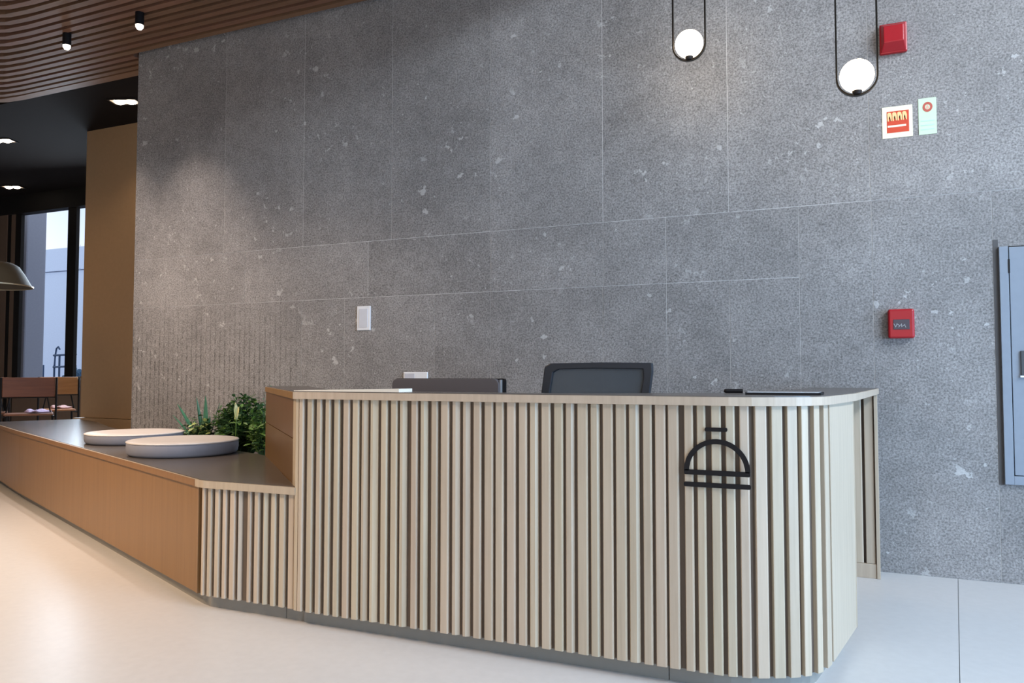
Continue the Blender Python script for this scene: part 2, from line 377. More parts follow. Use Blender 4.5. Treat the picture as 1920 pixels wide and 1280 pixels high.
tb = obj('foliage', lathe(B(), [(0, 0), (0.42, 0.3), (0.5, 0.7), (0.35, 1.15), (0.15, 1.32), (0, 1.35)], (-16.75, 12.6, -0.08), 12), mat('blue_green_leaf', (0.07, 0.14, 0.22), 0.9, vary=0.5))
tb.name = 'terrace_bush'; tag(tb, 'small dusky blue-green bush behind the trellis outside', 'bush')
dm = tb.modifiers.new('s', 'SUBSURF'); dm.levels = dm.render_levels = 3
tx = bpy.data.textures.new('clump', 'CLOUDS'); tx.noise_scale = 0.12
d2 = tb.modifiers.new('d', 'DISPLACE'); d2.texture = tx; d2.strength = 0.35

# ---------------------------------------------------------------- reception desk
PATH = [(-2.40, 2.96), (-.45, 2.96), (-.38, 2.965), (-.30, 2.983), (-.22, 3.018), (-.15, 3.055), (-.10, 3.10), (-.065, 3.15), (-.04, 3.22), (.06, 3.713), (.213, 5.0)]
S0 = 0.8   # measured arc positions start 0.8 m left of the corner
def pt(s):
    s -= S0
    for a, b in zip(PATH, PATH[1:]):
        L = math.hypot(b[0]-a[0], b[1]-a[1])
        if s <= L or b is PATH[-1]:
            u = s/L; return (a[0]+(b[0]-a[0])*u, a[1]+(b[1]-a[1])*u)
        s -= L
ZT = 1.111; ZB = 0.07; TH = 0.033
dk = thing('reception_desk', 'tall reception desk clad in pale vertical timber slats with a rounded right corner', 'desk', (-1.2, 3.3, 0))
LEFT = (-3.52, 4.02)
OUT = [LEFT, (-2.413, 2.948)] + offset(PATH, -0.014)[1:]
INN = [(-3.32, 4.22), (-2.31, 3.16), (-1.0, 3.15), (-.62, 3.42), (-.42, 3.46), (-.33, 3.58), (-.28, 3.8), (-.13, 5.0)]
obj('counter_band', prism(B(), OUT + INN[::-1], ZT-TH, ZT), WOOD, dk)
OI = offset(OUT, 0.007); II = offset(INN, -0.007)
obj('counter_surface', prism(B(), OI + II[::-1], ZT+0.0002, ZT+0.003), TOPM, dk)
# board behind the slats
bk = [(-2.395, 2.978)] + offset(PATH, 0.018)[1:9] + [(pt(3.30+0.02)[0]-0.026, pt(3.32)[1])]
obj('backing_board', prism(B(), bk + [(p[0]-0.002, p[1]+0.02) for p in bk[::-1]], ZB, ZT-TH), WOODB, dk)
SL = [(0.815, 0.847), (0.864, 0.902), (0.918, 0.951), (0.969, 1.001), (1.019, 1.054), (1.071, 1.11), (1.123, 1.163), (1.173, 1.21), (1.221, 1.264), (1.279, 1.316), (1.331, 1.369), (1.378, 1.416), (1.438, 1.474), (1.486, 1.524), (1.541, 1.576), (1.589, 1.632), (1.646, 1.684), (1.698, 1.734), (1.749, 1.788), (1.802, 1.845), (1.854, 1.894), (1.907, 1.949), (1.962, 2.001), (2.012, 2.05), (2.064, 2.106), (2.12, 2.161), (2.171, 2.208), (2.221, 2.267), (2.277, 2.316), (2.328, 2.372), (2.382, 2.426), (2.436, 2.478), (2.492, 2.529), (2.54, 2.583), (2.591, 2.633), (2.654, 2.689), (2.702, 2.735), (2.756, 2.792), (2.809, 2.843), (2.86, 2.895), (2.917, 2.962), (2.979, 3.023), (3.04, 3.083), (3.1, 3.134), (3.166, 3.204), (3.246, 3.305)]
CH = {7: .55, 8: .6, 11: .5, 13: .45, 16: .5, 17: .55, 23: .3, 26: .3, 28: .25, 31: .3}     # slats whose right arris is cut broad
def slat_profile(w, d, ch, r=0.003):
    """Plan outline of a slat: x along the face, y into the desk; ch = share of the width taken by the slanted right side."""
    if ch: return [(0, d), (0, r), (r, 0), (w*(1-ch), 0), (w, 0.011), (w, d)]
    return [(0, d), (0, r), (r*0.3, r*0.3), (r, 0), (w-r*2.2, 0), (w-r*0.8, r*0.5), (w, r*1.8), (w, d)]
def slat(parent, p0, p1, z0, z1, ch=0, d=0.018):
    t = Vector((p1[0]-p0[0], p1[1]-p0[1])); w = t.length; t.normalize(); nrm = Vector((-t.y, t.x))
    pts = [(p0[0]+t.x*a+nrm.x*b, p0[1]+t.y*a+nrm.y*b) for a, b in slat_profile(w, d, ch)]
    return obj('slat', prism(B(), pts, z0, z1), WOOD, parent)
for k, (a, b) in enumerate(SL):
    x_, y_ = pt(b)
    if k < 37: b -= 0.5*0.018*abs(x_)/y_     # the measured width takes in the slat's visible right side
    slat(dk, pt(a), pt(b), ZB, ZT-TH, CH.get(k, 0))
# plain curved-back end panel right of the slats
a, b = pt(3.328), pt(3.834)
obj('end_panel', prism(B(), [a, b, (b[0]-0.03, b[1]+0.004), (a[0]-0.03, a[1]+0.004)], ZB, ZT-TH), WOOD, dk, bevel=0.002)
obj('end_panel', prism(B(), [(b[0]-0.03, b[1]-0.02), (b[0]-0.002, b[1]-0.02), (b[0]-0.002, b[1]+0.0), (b[0]-0.30, b[1]+0.04), (b[0]-0.31, b[1]+0.01)], ZB, ZT-TH-0.001), WOOD, dk)
# left flank of the desk, above and behind the bench
e = Vector((LEFT[0]+2.40, LEFT[1]-2.96)).normalized(); nn = Vector((e.y, -e.x))
def lf(s, d): return (-2.405+e.x*s+nn.x*d*-1, 2.963+e.y*s+nn.y*d*-1)
dirn = 1 if (nn.x > 0) else -1
def lfp(s, d): return (-2.405+e.x*s+abs(nn.x)*d, 2.963+e.y*s+abs(nn.y)*d)
obj('corner_post', prism(B(), [lfp(0, 0), lfp(0.10, 0), lfp(0.10, 0.03), (-2.395, 3.0), (-2.388, 2.962)], ZB, ZT-TH), WOOD, dk)
obj('flank_panel', prism(B(), [lfp(0.105, 0.004), lfp(1.52, 0.004), lfp(1.52, 0.03), lfp(0.105, 0.03)], ZB, 0.875), FLANK_SHADE, dk)
obj('flank_panel', prism(B(), [lfp(0.105, 0.004), lfp(1.52, 0.004), lfp(1.52, 0.03), lfp(0.105, 0.03)], 0.879, ZT-TH), FLANK_SHADE, dk)
fb = [LEFT, (-2.418, 2.953)]
obj('flank_tint_strip', prism(B(), offset(fb, -0.0015) + fb[::-1], ZT-TH+0.0005, ZT-0.0005), TAN, dk)  # thin strip over the pale band, its brown tint of light painted in
# toe kick in lengths, recessed
KP = [(-2.39, 3.02)] + offset(PATH, 0.055)[1:10]
def seglen(P): 
    out = [0]
    for a, b in zip(P, P[1:]): out.append(out[-1]+math.hypot(b[0]-a[0], b[1]-a[1]))
    return out
obj('toe_kick', prism(B(), [(-2.388, 3.02), (-0.626, 3.02), (-0.626, 3.035), (-2.388, 3.035)], 0, ZB), KICK, dk)
kp = [(-0.622, 3.02)] + KP[1:]
obj('toe_kick', prism(B(), kp + offset(kp, 0.015)[::-1], 0, ZB), KICK, dk)
# slatted return by the wall, under the right wing of the counter
RY = 4.97
obj('return_backing', box(B(), -0.5, 0.205, RY+0.025, RY+0.05, 0.0, ZT-TH), WOODB, dk)
for a, b in ((-0.16, -0.115), (-0.10, -0.055), (-0.04, 0.005), (0.02, 0.065), (0.078, 0.128), (0.142, 0.192)):
    slat(dk, (a, RY), (b, RY), 0.085, ZT-TH)
obj('return_base', box(B(), -0.5, 0.195, RY-0.006, RY+0.05, 0.0, 0.083), WOOD, dk, bevel=0.002)
obj('return_post', box(B(), 0.196, 0.216, RY-0.012, RY+0.05, 0.0, ZT-TH), WOOD, dk, bevel=0.002)
# staff worktop behind the front
obj('worktop', prism(B(), [(-2.2, 3.05), (-.5, 3.05), (-.45, 3.85), (-2.6, 3.85)], 0.70, 0.73), WOOD, dk)
for x in (-2.45, -0.55): obj('worktop_leg', box(B(), x, x+0.04, 3.75, 3.8, 0, 0.70), BLACK, dk)

# black service-bell emblem on the slats
em = thing('bell_emblem', 'black service-bell emblem fixed to the slatted desk front', 'emblem', (-0.42, 2.95, 0.77))
EX, EY = -0.424, 2.952
def plate(name, pts):
    bm = B(); a = [bm.verts.new((x, EY, z)) for x, z in pts]; b = [bm.verts.new((x, EY+0.007, z)) for x, z in pts]; n = len(pts)
    for k in range(n): bm.faces.new((a[k], a[(k+1) % n], b[(k+1) % n], b[k]))
    fs = [bm.faces.new(a), bm.faces.new(b[::-1])]
    if n > 4: bmesh.ops.triangulate(bm, faces=fs)
    return obj(name, bm, BLACK, em)
def bar(name, x0, x1, z0, z1):
    r = (z1-z0)/2; pts = []
    for k in range(7): t = -math.pi/2 + math.pi*k/6; pts.append((x1-r*.6+r*.6*math.cos(t), z0+r+r*math.sin(t)))
    for k in range(7): t = math.pi/2 + math.pi*k/6; pts.append((x0+r*.6+r*.6*math.cos(t), z0+r+r*math.sin(t)))
    return plate(name, pts)
bar('base_bar', EX-0.124, EX+0.124, 0.768, 0.786)
bar('dome_sill', EX-0.1225, EX+0.1225, 0.814, 0.833)
R0, R1, zc = 0.104, 0.1225, 0.829
plate('dome', [(EX+R1*math.cos(math.pi*k/28), zc+R1*math.sin(math.pi*k/28)) for k in range(29)] + [(EX+R0*math.cos(math.pi*k/28), zc+R0*math.sin(math.pi*k/28)) for k in range(28, -1, -1)])
bar('button_bar', EX-0.043, EX+0.041, 0.980, 0.995)

# things on and behind the counter
wb = obj('tilted_board', prism(B(), [(0, 0), (0.60, 0), (0.60, 0.015), (0, 0.003)], 0, 0.12,
     Matrix.Translation((-2.455, 3.005, ZT+0.003)) @ Matrix.Rotation(math.pi/2, 4, 'X') @ Matrix.Translation((0, 0, -0.12))), mat('cream_card', (0.85, 0.81, 0.72), 0.5))
wb.name = 'thin_board'; tag(wb, 'thin cream board lying along the left end of the counter top', 'board')

mo = thing('monitor', 'dark brown-grey screen back rising behind the counter left of the mesh chair', 'monitor', (-1.87, 3.58, 0.73))
MB_ = mat('grey_brown_plastic', (0.085, 0.075, 0.08), 0.5)
def roundrect(x0, x1, z0, z1, r, n=5):
    pts = []
    for cx, cz, a0 in ((x1-r, z0+r, -90), (x1-r, z1-r, 0), (x0+r, z1-r, 90), (x0+r, z0+r, 180)):
        for k in range(n+1): t = math.radians(a0+90*k/n); pts.append((cx+r*math.cos(t), cz+r*math.sin(t)))
    return pts
def vplate(bm, pts, y0, y1):
    a = [bm.verts.new((x, y0, z)) for x, z in pts]; b = [bm.verts.new((x, y1, z)) for x, z in pts]; n = len(pts)
    for k in range(n): bm.faces.new((a[k], a[(k+1) % n], b[(k+1) % n], b[k]))
    fs = [bm.faces.new(a), bm.faces.new(b[::-1])]
    bmesh.ops.triangulate(bm, faces=fs)
    return bm
obj('back_shell', vplate(B(), roundrect(-2.215, -1.585, 0.815, 1.172, 0.03), 3.52, 3.555), MB_, mo, bevel=0.006)
obj('bezel', vplate(B(), roundrect(-2.215, -1.562, 0.812, 1.174, 0.012), 3.556, 3.572), BLACK, mo)
obj('edge_trim', box(B(), -1.584, -1.578, 3.535, 3.556, 0.83, 1.168), mat('silver_trim', (0.5, 0.5, 0.52), 0.3, 0.6), mo)
obj('neck', box(B(), -1.93, -1.85, 3.56, 3.60, 0.74, 0.95), BLACK, mo, bevel=0.004)
obj('foot', box(B(), -2.03, -1.75, 3.50, 3.70, 0.7305, 0.742), BLACK, mo, bevel=0.004)

pd = thing('tablet', 'flat grey tablet with a dark rim lying on the counter above the rounded corner', 'tablet', (-0.2, 3.3, ZT+0.003))
obj('case', prism(B(), [(-0.345, 3.22), (-0.06, 3.25), (-0.05, 3.41), (-0.36, 3.41)], ZT+0.0035, ZT+0.012), BLACK, pd)
obj('screen', prism(B(), [(-0.34, 3.225), (-0.068, 3.255), (-0.06, 3.40), (-0.35, 3.40)], ZT+0.012, ZT+0.0135), mat('grey_screen', (0.5, 0.52, 0.56), 0.15), pd)
mk = obj('marker_pen', tube(B(), [(-0.452, 3.40, ZT+0.0135), (-0.445, 3.40, ZT+0.0135), (-0.375, 3.41, ZT+0.0135)], [0.007, 0.0095, 0.0095], 10), BLACK)
tag(mk, 'short black marker pen on the counter just left of the grey tablet', 'pen')

ch = thing('office_chair', 'black-framed mesh-back office chair behind the counter', 'chair', (-1.2, 4.35, 0))
cm = mat('black_plastic', (0.018, 0.022, 0.03), 0.45)
CY = 4.05
def q(x, z, dx=0): return (x, z)
outer = [(-1.585, 0.74), (-0.935, 0.74), (-0.915, 1.05), (-0.895, 1.225), (-0.91, 1.252), (-1.50, 1.256), (-1.535, 1.235), (-1.555, 1.15)]
inner = [(-1.50, 0.78), (-1.0, 0.78), (-0.965, 1.05), (-0.955, 1.218), (-1.47, 1.222), (-1.485, 1.10)]
bm = B()
fr_pts = [(-1.55, 0.78), (-1.565, 0.95), (-1.555, 1.10), (-1.535, 1.24), (-1.50, 1.258), (-1.2, 1.262), (-0.915, 1.258), (-0.912, 1.21), (-0.935, 1.05), (-0.955, 0.9), (-0.965, 0.78)]
def strap(bm, P, w0, w1, y0, y1):
    """closed frame: polyline outline with an inset inner outline, given thickness in y"""
    cx = sum(p[0] for p in P)/len(P); cz = sum(p[1] for p in P)/len(P)
    I = [(p[0]+(w0 if p[0] < cx else -w0), p[1]+(w1 if p[1] < 0.85 else (-w1 if p[1] > 1.19 else 0))) for p in P]
    n = len(P); V = [[bm.verts.new((x, yy, z)) for x, z in Q] for Q in (P, I) for yy in (y0, y1)]
    for k in range(n):
        j = (k+1) % n
        bm.faces.new((V[0][k], V[0][j], V[2][j], V[2][k])); bm.faces.new((V[1][k], V[3][k], V[3][j], V[1][j]))
        bm.faces.new((V[0][k], V[1][k], V[1][j], V[0][j])); bm.faces.new((V[2][k], V[2][j], V[3][j], V[3][k]))
    return bm
obj('back_frame', strap(bm, fr_pts, 0.052, 0.034, CY, CY+0.03), cm, ch, bevel=0.006)
mesh = bpy.data.materials.new('woven_mesh'); mesh.use_nodes = True; mn = mesh.node_tree
mb = mn.nodes['Principled BSDF']; mb.inputs['Base Color'].default_value = (0.05, 0.065, 0.08, 1); mb.inputs['Roughness'].default_value = 0.8
mtc = mn.nodes.new('ShaderNodeTexCoord'); mch = mn.nodes.new('ShaderNodeTexChecker'); mch.inputs['Scale'].default_value = 420
mrr = mn.nodes.new('ShaderNodeMapRange'); mrr.inputs['To Min'].default_value = 0.45; mrr.inputs['To Max'].default_value = 0.85
mn.links.new(mtc.outputs['Object'], mch.inputs['Vector']); mn.links.new(mch.outputs['Fac'], mrr.inputs['Value']); mn.links.new(mrr.outputs[0], mb.inputs['Alpha'])
obj('mesh_back', vplate(B(), [(-1.51, 0.80), (-1.0, 0.80), (-0.975, 1.05), (-0.95, 1.235), (-1.485, 1.237), (-1.518, 1.05)], CY+0.012, CY+0.016), mesh, ch)
sc = (-1.24, 4.33)
obj('seat', vplate(B(), [(0, 0), (1, 0), (1, 1)], 0, 1) if False else box(B(), sc[0]-0.26, sc[0]+0.26, CY+0.06, CY+0.56, 0.60, 0.67), cm, ch, bevel=0.03, seg=3)
obj('back_support', box(B(), sc[0]-0.03, sc[0]+0.03, CY+0.03, CY+0.09, 0.58, 0.9), cm, ch, bevel=0.005)
obj('gas_column', tube(B(), [(sc[0], sc[1], 0.12), (sc[0], sc[1], 0.60)], 0.028, 12), BLACK, ch)
for k in range(5):
    t = 2*math.pi*k/5+0.3; c2, s2 = math.cos(t), math.sin(t)
    l = obj('leg', tube(B(), [(sc[0], sc[1], 0.12), (sc[0]+.29*c2, sc[1]+.29*s2, 0.085)], [0.03, 0.018], 8), BLACK, ch)
    obj('caster', tube(B(), [(sc[0]+.29*c2-.02*s2, sc[1]+.29*s2+.02*c2, 0.03), (sc[0]+.29*c2+.02*s2, sc[1]+.29*s2-.02*c2, 0.03)], 0.03, 10), BLACK, l)

# ---------------------------------------------------------------- low bench
ZS = 0.652
be = thing('bench', 'long low timber bench with a dark stone top running left from the desk', 'bench', (-5, 4, 0))
d1 = Vector((-4.70-(-3.03), 0)).normalized()
FR = [(-2.405, 2.96), (-2.985, 2.96), (-3.035, 2.972), (-3.075, 2.992), (-7.2, 4.815), (-8.1, 5.235), (-8.55, 5.45), (-8.72, 5.57)]
BK = [(-3.50, 4.02), (-3.66, 4.09), (-4.6, 4.47), (-5.6, 4.90), (-6.3, 5.23), (-7.0, 5.62), (-7.7, 6.05), (-8.36, 6.36)]
obj('bench_band', prism(B(), FR + [(-8.73, 5.66)] + BK[::-1] + [(-2.41, 2.99)], ZS-0.036, ZS), WOOD, be)
def shrink(P, c=(-5.2, 4.3), k=0.012):
    return offset(P, k)
fo = offset(FR, -0.012); bo = offset(BK, 0.008)
obj('bench_top', prism(B(), fo + [(-8.71, 5.665)] + bo[::-1] + [(-2.43, 2.985)], ZS+0.0002, ZS+0.003), TOPM, be)
fp = offset(FR[3:], -0.014)
SEG = [fp[0], (-7.2, 4.815)]
obj('front_panel', prism(B(), [(-3.045, 2.99)] + fp + [(p[0]+0.01, p[1]+0.02) for p in fp[::-1]] + [(-3.035, 3.01)], ZB, ZS-0.036), TAN, be)
obj('backing_board', box(B(), -3.0, -2.41, 2.9915, 3.01, ZB, ZS-0.036), WOODB, be)
BSL = [(-3.01, -2.985), (-2.967, -2.937), (-2.919, -2.886), (-2.868, -2.839), (-2.82, -2.783), (-2.767, -2.744), (-2.707, -2.681), (-2.663, -2.63), (-2.609, -2.58), (-2.56, -2.527), (-2.509, -2.471), (-2.453, -2.415)]
for k, (a, b) in enumerate(BSL):
    slat(be, (a, 2.974 if k else 2.978), (b-0.006, 2.974), ZB, ZS-0.036, {5: .7, 8: .6}.get(k, 0))
kf = [(-2.39, 3.03), (-2.99, 3.03), (-3.06, 3.05)] + [(p[0]+0.03, p[1]+0.07) for p in FR[4:]]
obj('toe_kick', prism(B(), [(-2.50, 3.03), (-2.392, 3.03), (-2.392, 3.045), (-2.50, 3.045)], 0, ZB), KICK, be)
kk = [(-2.504, 3.03)] + kf[1:]
obj('toe_kick', prism(B(), kk + offset(kk, -0.015)[::-1], 0, ZB), KICK, be)
obj('back_panel', prism(B(), BK + [(p[0]-0.01, p[1]-0.02) for p in BK[::-1]], ZB, ZS-0.036), WOODB, be)
obj('end_board', prism(B(), [(-8.70, 5.60), (-8.71, 5.68), (-8.36, 6.33), (-8.34, 6.31), (-8.68, 5.68), (-8.67, 5.60)], 0, ZS-0.036), WOOD, be)

def cushion(name, c, r, h, label):
    t = thing(name, label, 'cushion', (c[0], c[1], ZS+0.003), group='round seat cushions on the low bench')
    z = ZS+0.003
    pr = [(0, 0.012), (r-0.02, 0.012), (r-0.008, 0.02), (r-0.002, 0.035), (r, h-0.016), (r-0.004, h-0.008)]
    obj('cushion_side', lathe(B(), [(0, 0.0), (r-0.03, 0.0), (r-0.012, 0.006), (r-0.004, 0.018), (r, h*0.5), (r-0.001, h-0.02), (r-0.004, h-0.013), (0, h-0.013)], (c[0], c[1], z), 64), CUSH, t, smooth=True)
    obj('cushion_top', lathe(B(), [(0, h-0.013), (r-0.004, h-0.013), (r+0.002, h-0.009), (r+0.002, h-0.004), (r-0.006, h), (r*0.7, h+0.003), (0, h+0.004)], (c[0], c[1], z), 64), mat('pale_leather_top', (0.62, 0.58, 0.56), 0.4), t, smooth=True)
    return t
cushion('seat_cushion', (-4.12, 3.905), 0.355, 0.096, 'round grey seat cushion at the front, nearest the slatted desk')
cushion('seat_cushion', (-5.16, 4.40), 0.36, 0.082, 'round grey seat cushion behind and left of the front cushion')

fe = FR[3:]
obj('front_tint_strip', prism(B(), fe + offset(fe, 0.0015)[::-1], ZS-0.0355, ZS-0.0005), TAN, be)  # thin strip over the one-piece pale band; warm light painted as tan

# ---------------------------------------------------------------- planter and plants between bench and wall
pl_ = thing('planter', 'low planting trough between the bench and the stone wall', 'planter', (-4.6, 4.8, 0))
obj('trough', prism(B(), [(-3.45, 4.16), (-3.1, 5.1), (-5.75, 5.1), (-4.6, 4.60)], 0, 0.50), WOODB, pl_)
tag(obj('soil', prism(B(), [(-3.5, 4.2), (-3.15, 5.08), (-5.6, 5.08), (-4.6, 4.62)], 0.50, 0.52), mat('dark_soil', (0.03, 0.022, 0.016), 0.95, vary=0.4), pl_), kind='stuff')
def leafmat(name, c, rough=0.45):
    m = mat(name, c, rough, vary=0.35); n = m.node_tree
    return m
LG = leafmat('dark_green_leaf', (0.035, 0.085, 0.028)); LV = leafmat('yellow_green_leaf', (0.30, 0.36, 0.12)); LB = leafmat('blue_green_blade', (0.04, 0.15, 0.085)); LC = mat('cream_flower', (0.62, 0.60, 0.33), 0.5)
LM = leafmat('mid_green_leaf', (0.085, 0.17, 0.03))
def leaf(bm, base, dirv, L, w, droop=0.3, roll=0.0):
    d = Vector(dirv).normalized(); side = d.cross(Vector((0, 0, 1)))
    if side.length < 0.05: side = Vector((1, 0, 0))
    side.normalize(); side = Matrix.Rotation(roll, 3, d) @ side
    nrm = side.cross(d); rows = []
    for k, (u, ww) in enumerate(((0, 0.12), (0.3, 0.85), (0.62, 1.0), (0.85, 0.55), (1, 0.04))):
        c = Vector(base) + d*(L*u) + Vector((0, 0, -droop*L*u*u))
        rows.append((bm.verts.new(c - side*w*ww/2 + nrm*w*0.12), bm.verts.new(c), bm.verts.new(c + side*w*ww/2 + nrm*w*0.12)))
    for a, b in zip(rows, rows[1:]):
        bm.faces.new((a[0], a[1], b[1], b[0])); bm.faces.new((a[1], a[2], b[2], b[1]))
rp_ = random.Random(11)
def bush(name, label, c, rx, ry, h, n, L, w, m, stems=9, m2=None):
    """c = foot on the soil, crown is an uneven dome of stalks carrying small leaves"""
    t = thing(name, label, 'plant', (c[0], c[1], 0.52), group=None)
    tips = []; sb = B()
    for k in range(stems):
        a = rp_.uniform(0, 2*math.pi); rr = math.sqrt(rp_.random()); hh = h*(1-0.45*rr*rr)*rp_.uniform(0.75, 1.05)
        p = Vector((c[0]+rx*rr*math.cos(a), c[1]+ry*rr*math.sin(a), 0.52+hh)); f = Vector((c[0]+0.2*(p.x-c[0]), c[1]+0.2*(p.y-c[1]), 0.52))
        tube(sb, [f, f.lerp(p, 0.5)+Vector((0, 0, 0.03)), p], [0.004, 0.003, 0.0015], 4); tips.append((f, p))
    obj('stems', sb, LG, t)
    bms = [B(), B()]
    for k in range(n):
        f, p = rp_.choice(tips); u = rp_.uniform(0.25, 1.0)**0.7; q_ = f.lerp(p, u) + Vector((rp_.uniform(-1, 1), rp_.uniform(-1, 1), rp_.uniform(-.6, .8)))*0.03
        a = rp_.uniform(0, 2*math.pi); el = rp_.uniform(-0.2, 1.1)
        leaf(bms[1 if (m2 and rp_.random() < 0.3) else 0], q_, (math.cos(a)*math.cos(el), math.sin(a)*math.cos(el), math.sin(el)), L*rp_.uniform(0.6, 1.2), w*rp_.uniform(0.7, 1.2), rp_.uniform(0.1, 0.5), rp_.uniform(-0.6, 0.6))
    tag(obj('leaves', bms[0], m, t), kind='stuff')
    if m2: tag(obj('pale_leaves', bms[1], m2, t), kind='stuff')
    else: bms[1].free()
    return t
bush('leafy_shrub', 'dense dark green small-leaved shrub against the wall in the planter middle', (-4.36, 4.74), 0.27, 0.18, 0.50, 3200, 0.055, 0.026, LG, 110, LM)
bush('variegated_shrub', 'low yellow-green variegated shrub at the left end of the planting', (-4.76, 4.66), 0.15, 0.09, 0.34, 620, 0.05, 0.028, LG, 30, LV)
bush('bright_shrub', 'brighter mid-green shrub tucked against the desk flank', (-3.95, 4.52), 0.16, 0.18, 0.46, 800, 0.06, 0.022, LM, 34, LG)
bush('feathery_shrub', 'tall dark feathery shrub tip standing at the rear of the planting', (-4.25, 4.93), 0.14, 0.10, 0.60, 420, 0.06, 0.012, LB, 26)
sp = thing('spiky_plant', 'blue-green plant with long pointed blades at the upper left of the planting', 'plant', (-4.75, 4.72, 0.52))
for k, (dx, dy, dz, L, w) in enumerate(((-0.55, 0.0, 0.82, 0.58, 0.045), (-0.62, -.1, 0.75, 0.50, 0.035), (-0.12, 0.1, 1, 0.56, 0.04), (0.02, -0.05, 1, 0.55, 0.03), (-0.26, 0.05, 1, 0.56, 0.035), (0.2, 0.1, 1, 0.5, 0.03), (-0.8, 0.1, 0.62, 0.45, 0.03), (0.3, -0.2, 0.9, 0.42, 0.03))):
    bm = B(); leaf(bm, (-4.76, 4.74, 0.52), (dx, dy, dz), L, w, 0.10); obj('blade', bm, LB, sp)
fw = thing('cream_flower', 'single cream flower spike standing in front of the dark green shrub', 'flower', (-4.25, 4.52, 0.52))
obj('stalk', tube(B(), [(-4.25, 4.52, 0.52), (-4.24, 4.52, 0.7), (-4.235, 4.52, 0.86)], 0.004, 6), LM, fw)
bm = B(); leaf(bm, (-4.235, 4.52, 0.845), (-0.12, 0, 1), 0.13, 0.05, 0.0); obj('petal', bm, LC, fw)
bm = B(); leaf(bm, (-4.235, 4.52, 0.85), (0.2, 0.1, 1), 0.10, 0.035, 0.0, 0.8); obj('petal', bm, LC, fw)
bm = B(); tube(bm, [(-4.24, 4.515, 0.85), (-4.247, 4.515, 0.93)], [0.008, 0.004], 8); obj('spadix', bm, LV, fw)

# ---------------------------------------------------------------- wall fittings
def wall_box(parent, name, x0, x1, z0, z1, d, m, y=WY, bevel=0.004): return obj(name, box(B(), x0, x1, y-d, y-0.0005, z0, z1), m, parent, bevel=bevel, seg=3)
s_ = thing('wall_switch', 'upright white switch plate on the stone wall above the desk\'s left end', 'switch', (-3.51, WY, 1.55))
wall_box(s_, 'plate', -3.572, -3.444, 1.548, 1.745, 0.012, WHITE)
wall_box(s_, 'rocker', -3.549, -3.467, 1.572, 1.721, 0.004, mat('pale_grey_rocker', (0.62, 0.64, 0.69), 0.4), WY-0.012, 0.001)
s_ = thing('wall_socket', 'small horizontal white socket plate on the wall just above the dark monitor', 'socket', (-3.02, WY, 1.13))
wall_box(s_, 'plate', -3.13, -2.915, 1.115, 1.212, 0.014, WHITE)
wall_box(s_, 'grey_module', -3.115, -3.03, 1.125, 1.2, 0.003, mat('grey_module', (0.55, 0.56, 0.62), 0.4), WY-0.014, 0.001)

fa = thing('fire_call_point', 'square red fire call point with a dark window, left of the blue-grey cabinet', 'call point', (0.36, WY, 1.41))
wall_box(fa, 'housing', 0.29, 0.432, 1.412, 1.588, 0.055, RED, bevel=0.012)
wall_box(fa, 'window', 0.318, 0.405, 1.465, 1.525, 0.003, mat('dark_window', (0.03, 0.025, 0.045), 0.2), WY-0.055, 0.001)
pale = mat('faint_white_print', (0.35, 0.36, 0.38), 0.6)
bm = B()
for k, (x, z, a) in enumerate(((0.324, 1.492, -0.5), (0.333, 1.487, 0.4), (0.343, 1.494, -0.9), (0.352, 1.486, 0.7), (0.362, 1.49, 0.0), (0.373, 1.489, 0.9), (0.381, 1.484, -0.4))):
    box(bm, -0.0015, 0.0015, -0.0005, 0.0005, -0.010, 0.010, Matrix.Translation((x, WY-0.0588, z)) @ Matrix.Rotation(a, 4, 'Y'))
obj('printed_marks', bm, pale, fa)

fs = thing('fire_sounder', 'red fire sounder with sloping sides, high on the wall beside the right pendant', 'sounder', (0.35, WY, 3.15))
x0, x1, z0, z1 = 0.277, 0.428, 3.165, 3.35
obj('base', box(B(), x0, x1, WY-0.035, WY-0.0005, z0, z1), RED, fs, bevel=0.008)
bm = B(); A_ = [(x0+.006, z0+.006), (x1-.006, z0+.006), (x1-.006, z1-.006), (x0+.006, z1-.006)]; C_ = [(x0+.02, z0+.05), (x1-.022, z0+.05), (x1-.022, z1-.035), (x0+.02, z1-.035)]
va = [bm.verts.new((x, WY-0.035, z)) for x, z in A_]; vc = [bm.verts.new((x, WY-0.085, z)) for x, z in C_]
for k in range(4): bm.faces.new((va[k], va[(k+1) % 4], vc[(k+1) % 4], vc[k]))
bm.faces.new(vc); bm.faces.new(va[::-1])
obj('horn_cover', bm, RED, fs, bevel=0.004)

CRE = mat('cream_print', (0.86, 0.80, 0.60), 0.5); ORG = mat('orange_red_print', (0.62, 0.06, 0.02), 0.5); MINT = mat('mint_card', (0.60, 0.76, 0.55), 0.5); MPR = mat('mint_faint_print', (0.50, 0.72, 0.58), 0.5)
FLM = mat('yellow_flame_print', (0.90, 0.62, 0.28), 0.5)
sg = thing('fire_sign', 'square cream-bordered red fire sign with pale figures, left of the mint card', 'sign', (0.37, WY, 2.63))
X0, X1, ZZ0, ZZ1 = 0.283, 0.45, 2.645, 2.84
def flat(parent, name, x0, x1, z0, z1, lay, m): return obj(name, box(B(), x0, x1, WY-0.004-0.001*lay, WY-0.0005-0.001*max(0, lay-1), z0, z1), m, parent)
flat(sg, 'sign_card', X0, X1, ZZ0, ZZ1, 0, CRE)
flat(sg, 'red_field', X0+.026, X1-.02, ZZ0+.032, ZZ1-.03, 1, ORG)
bm = B()
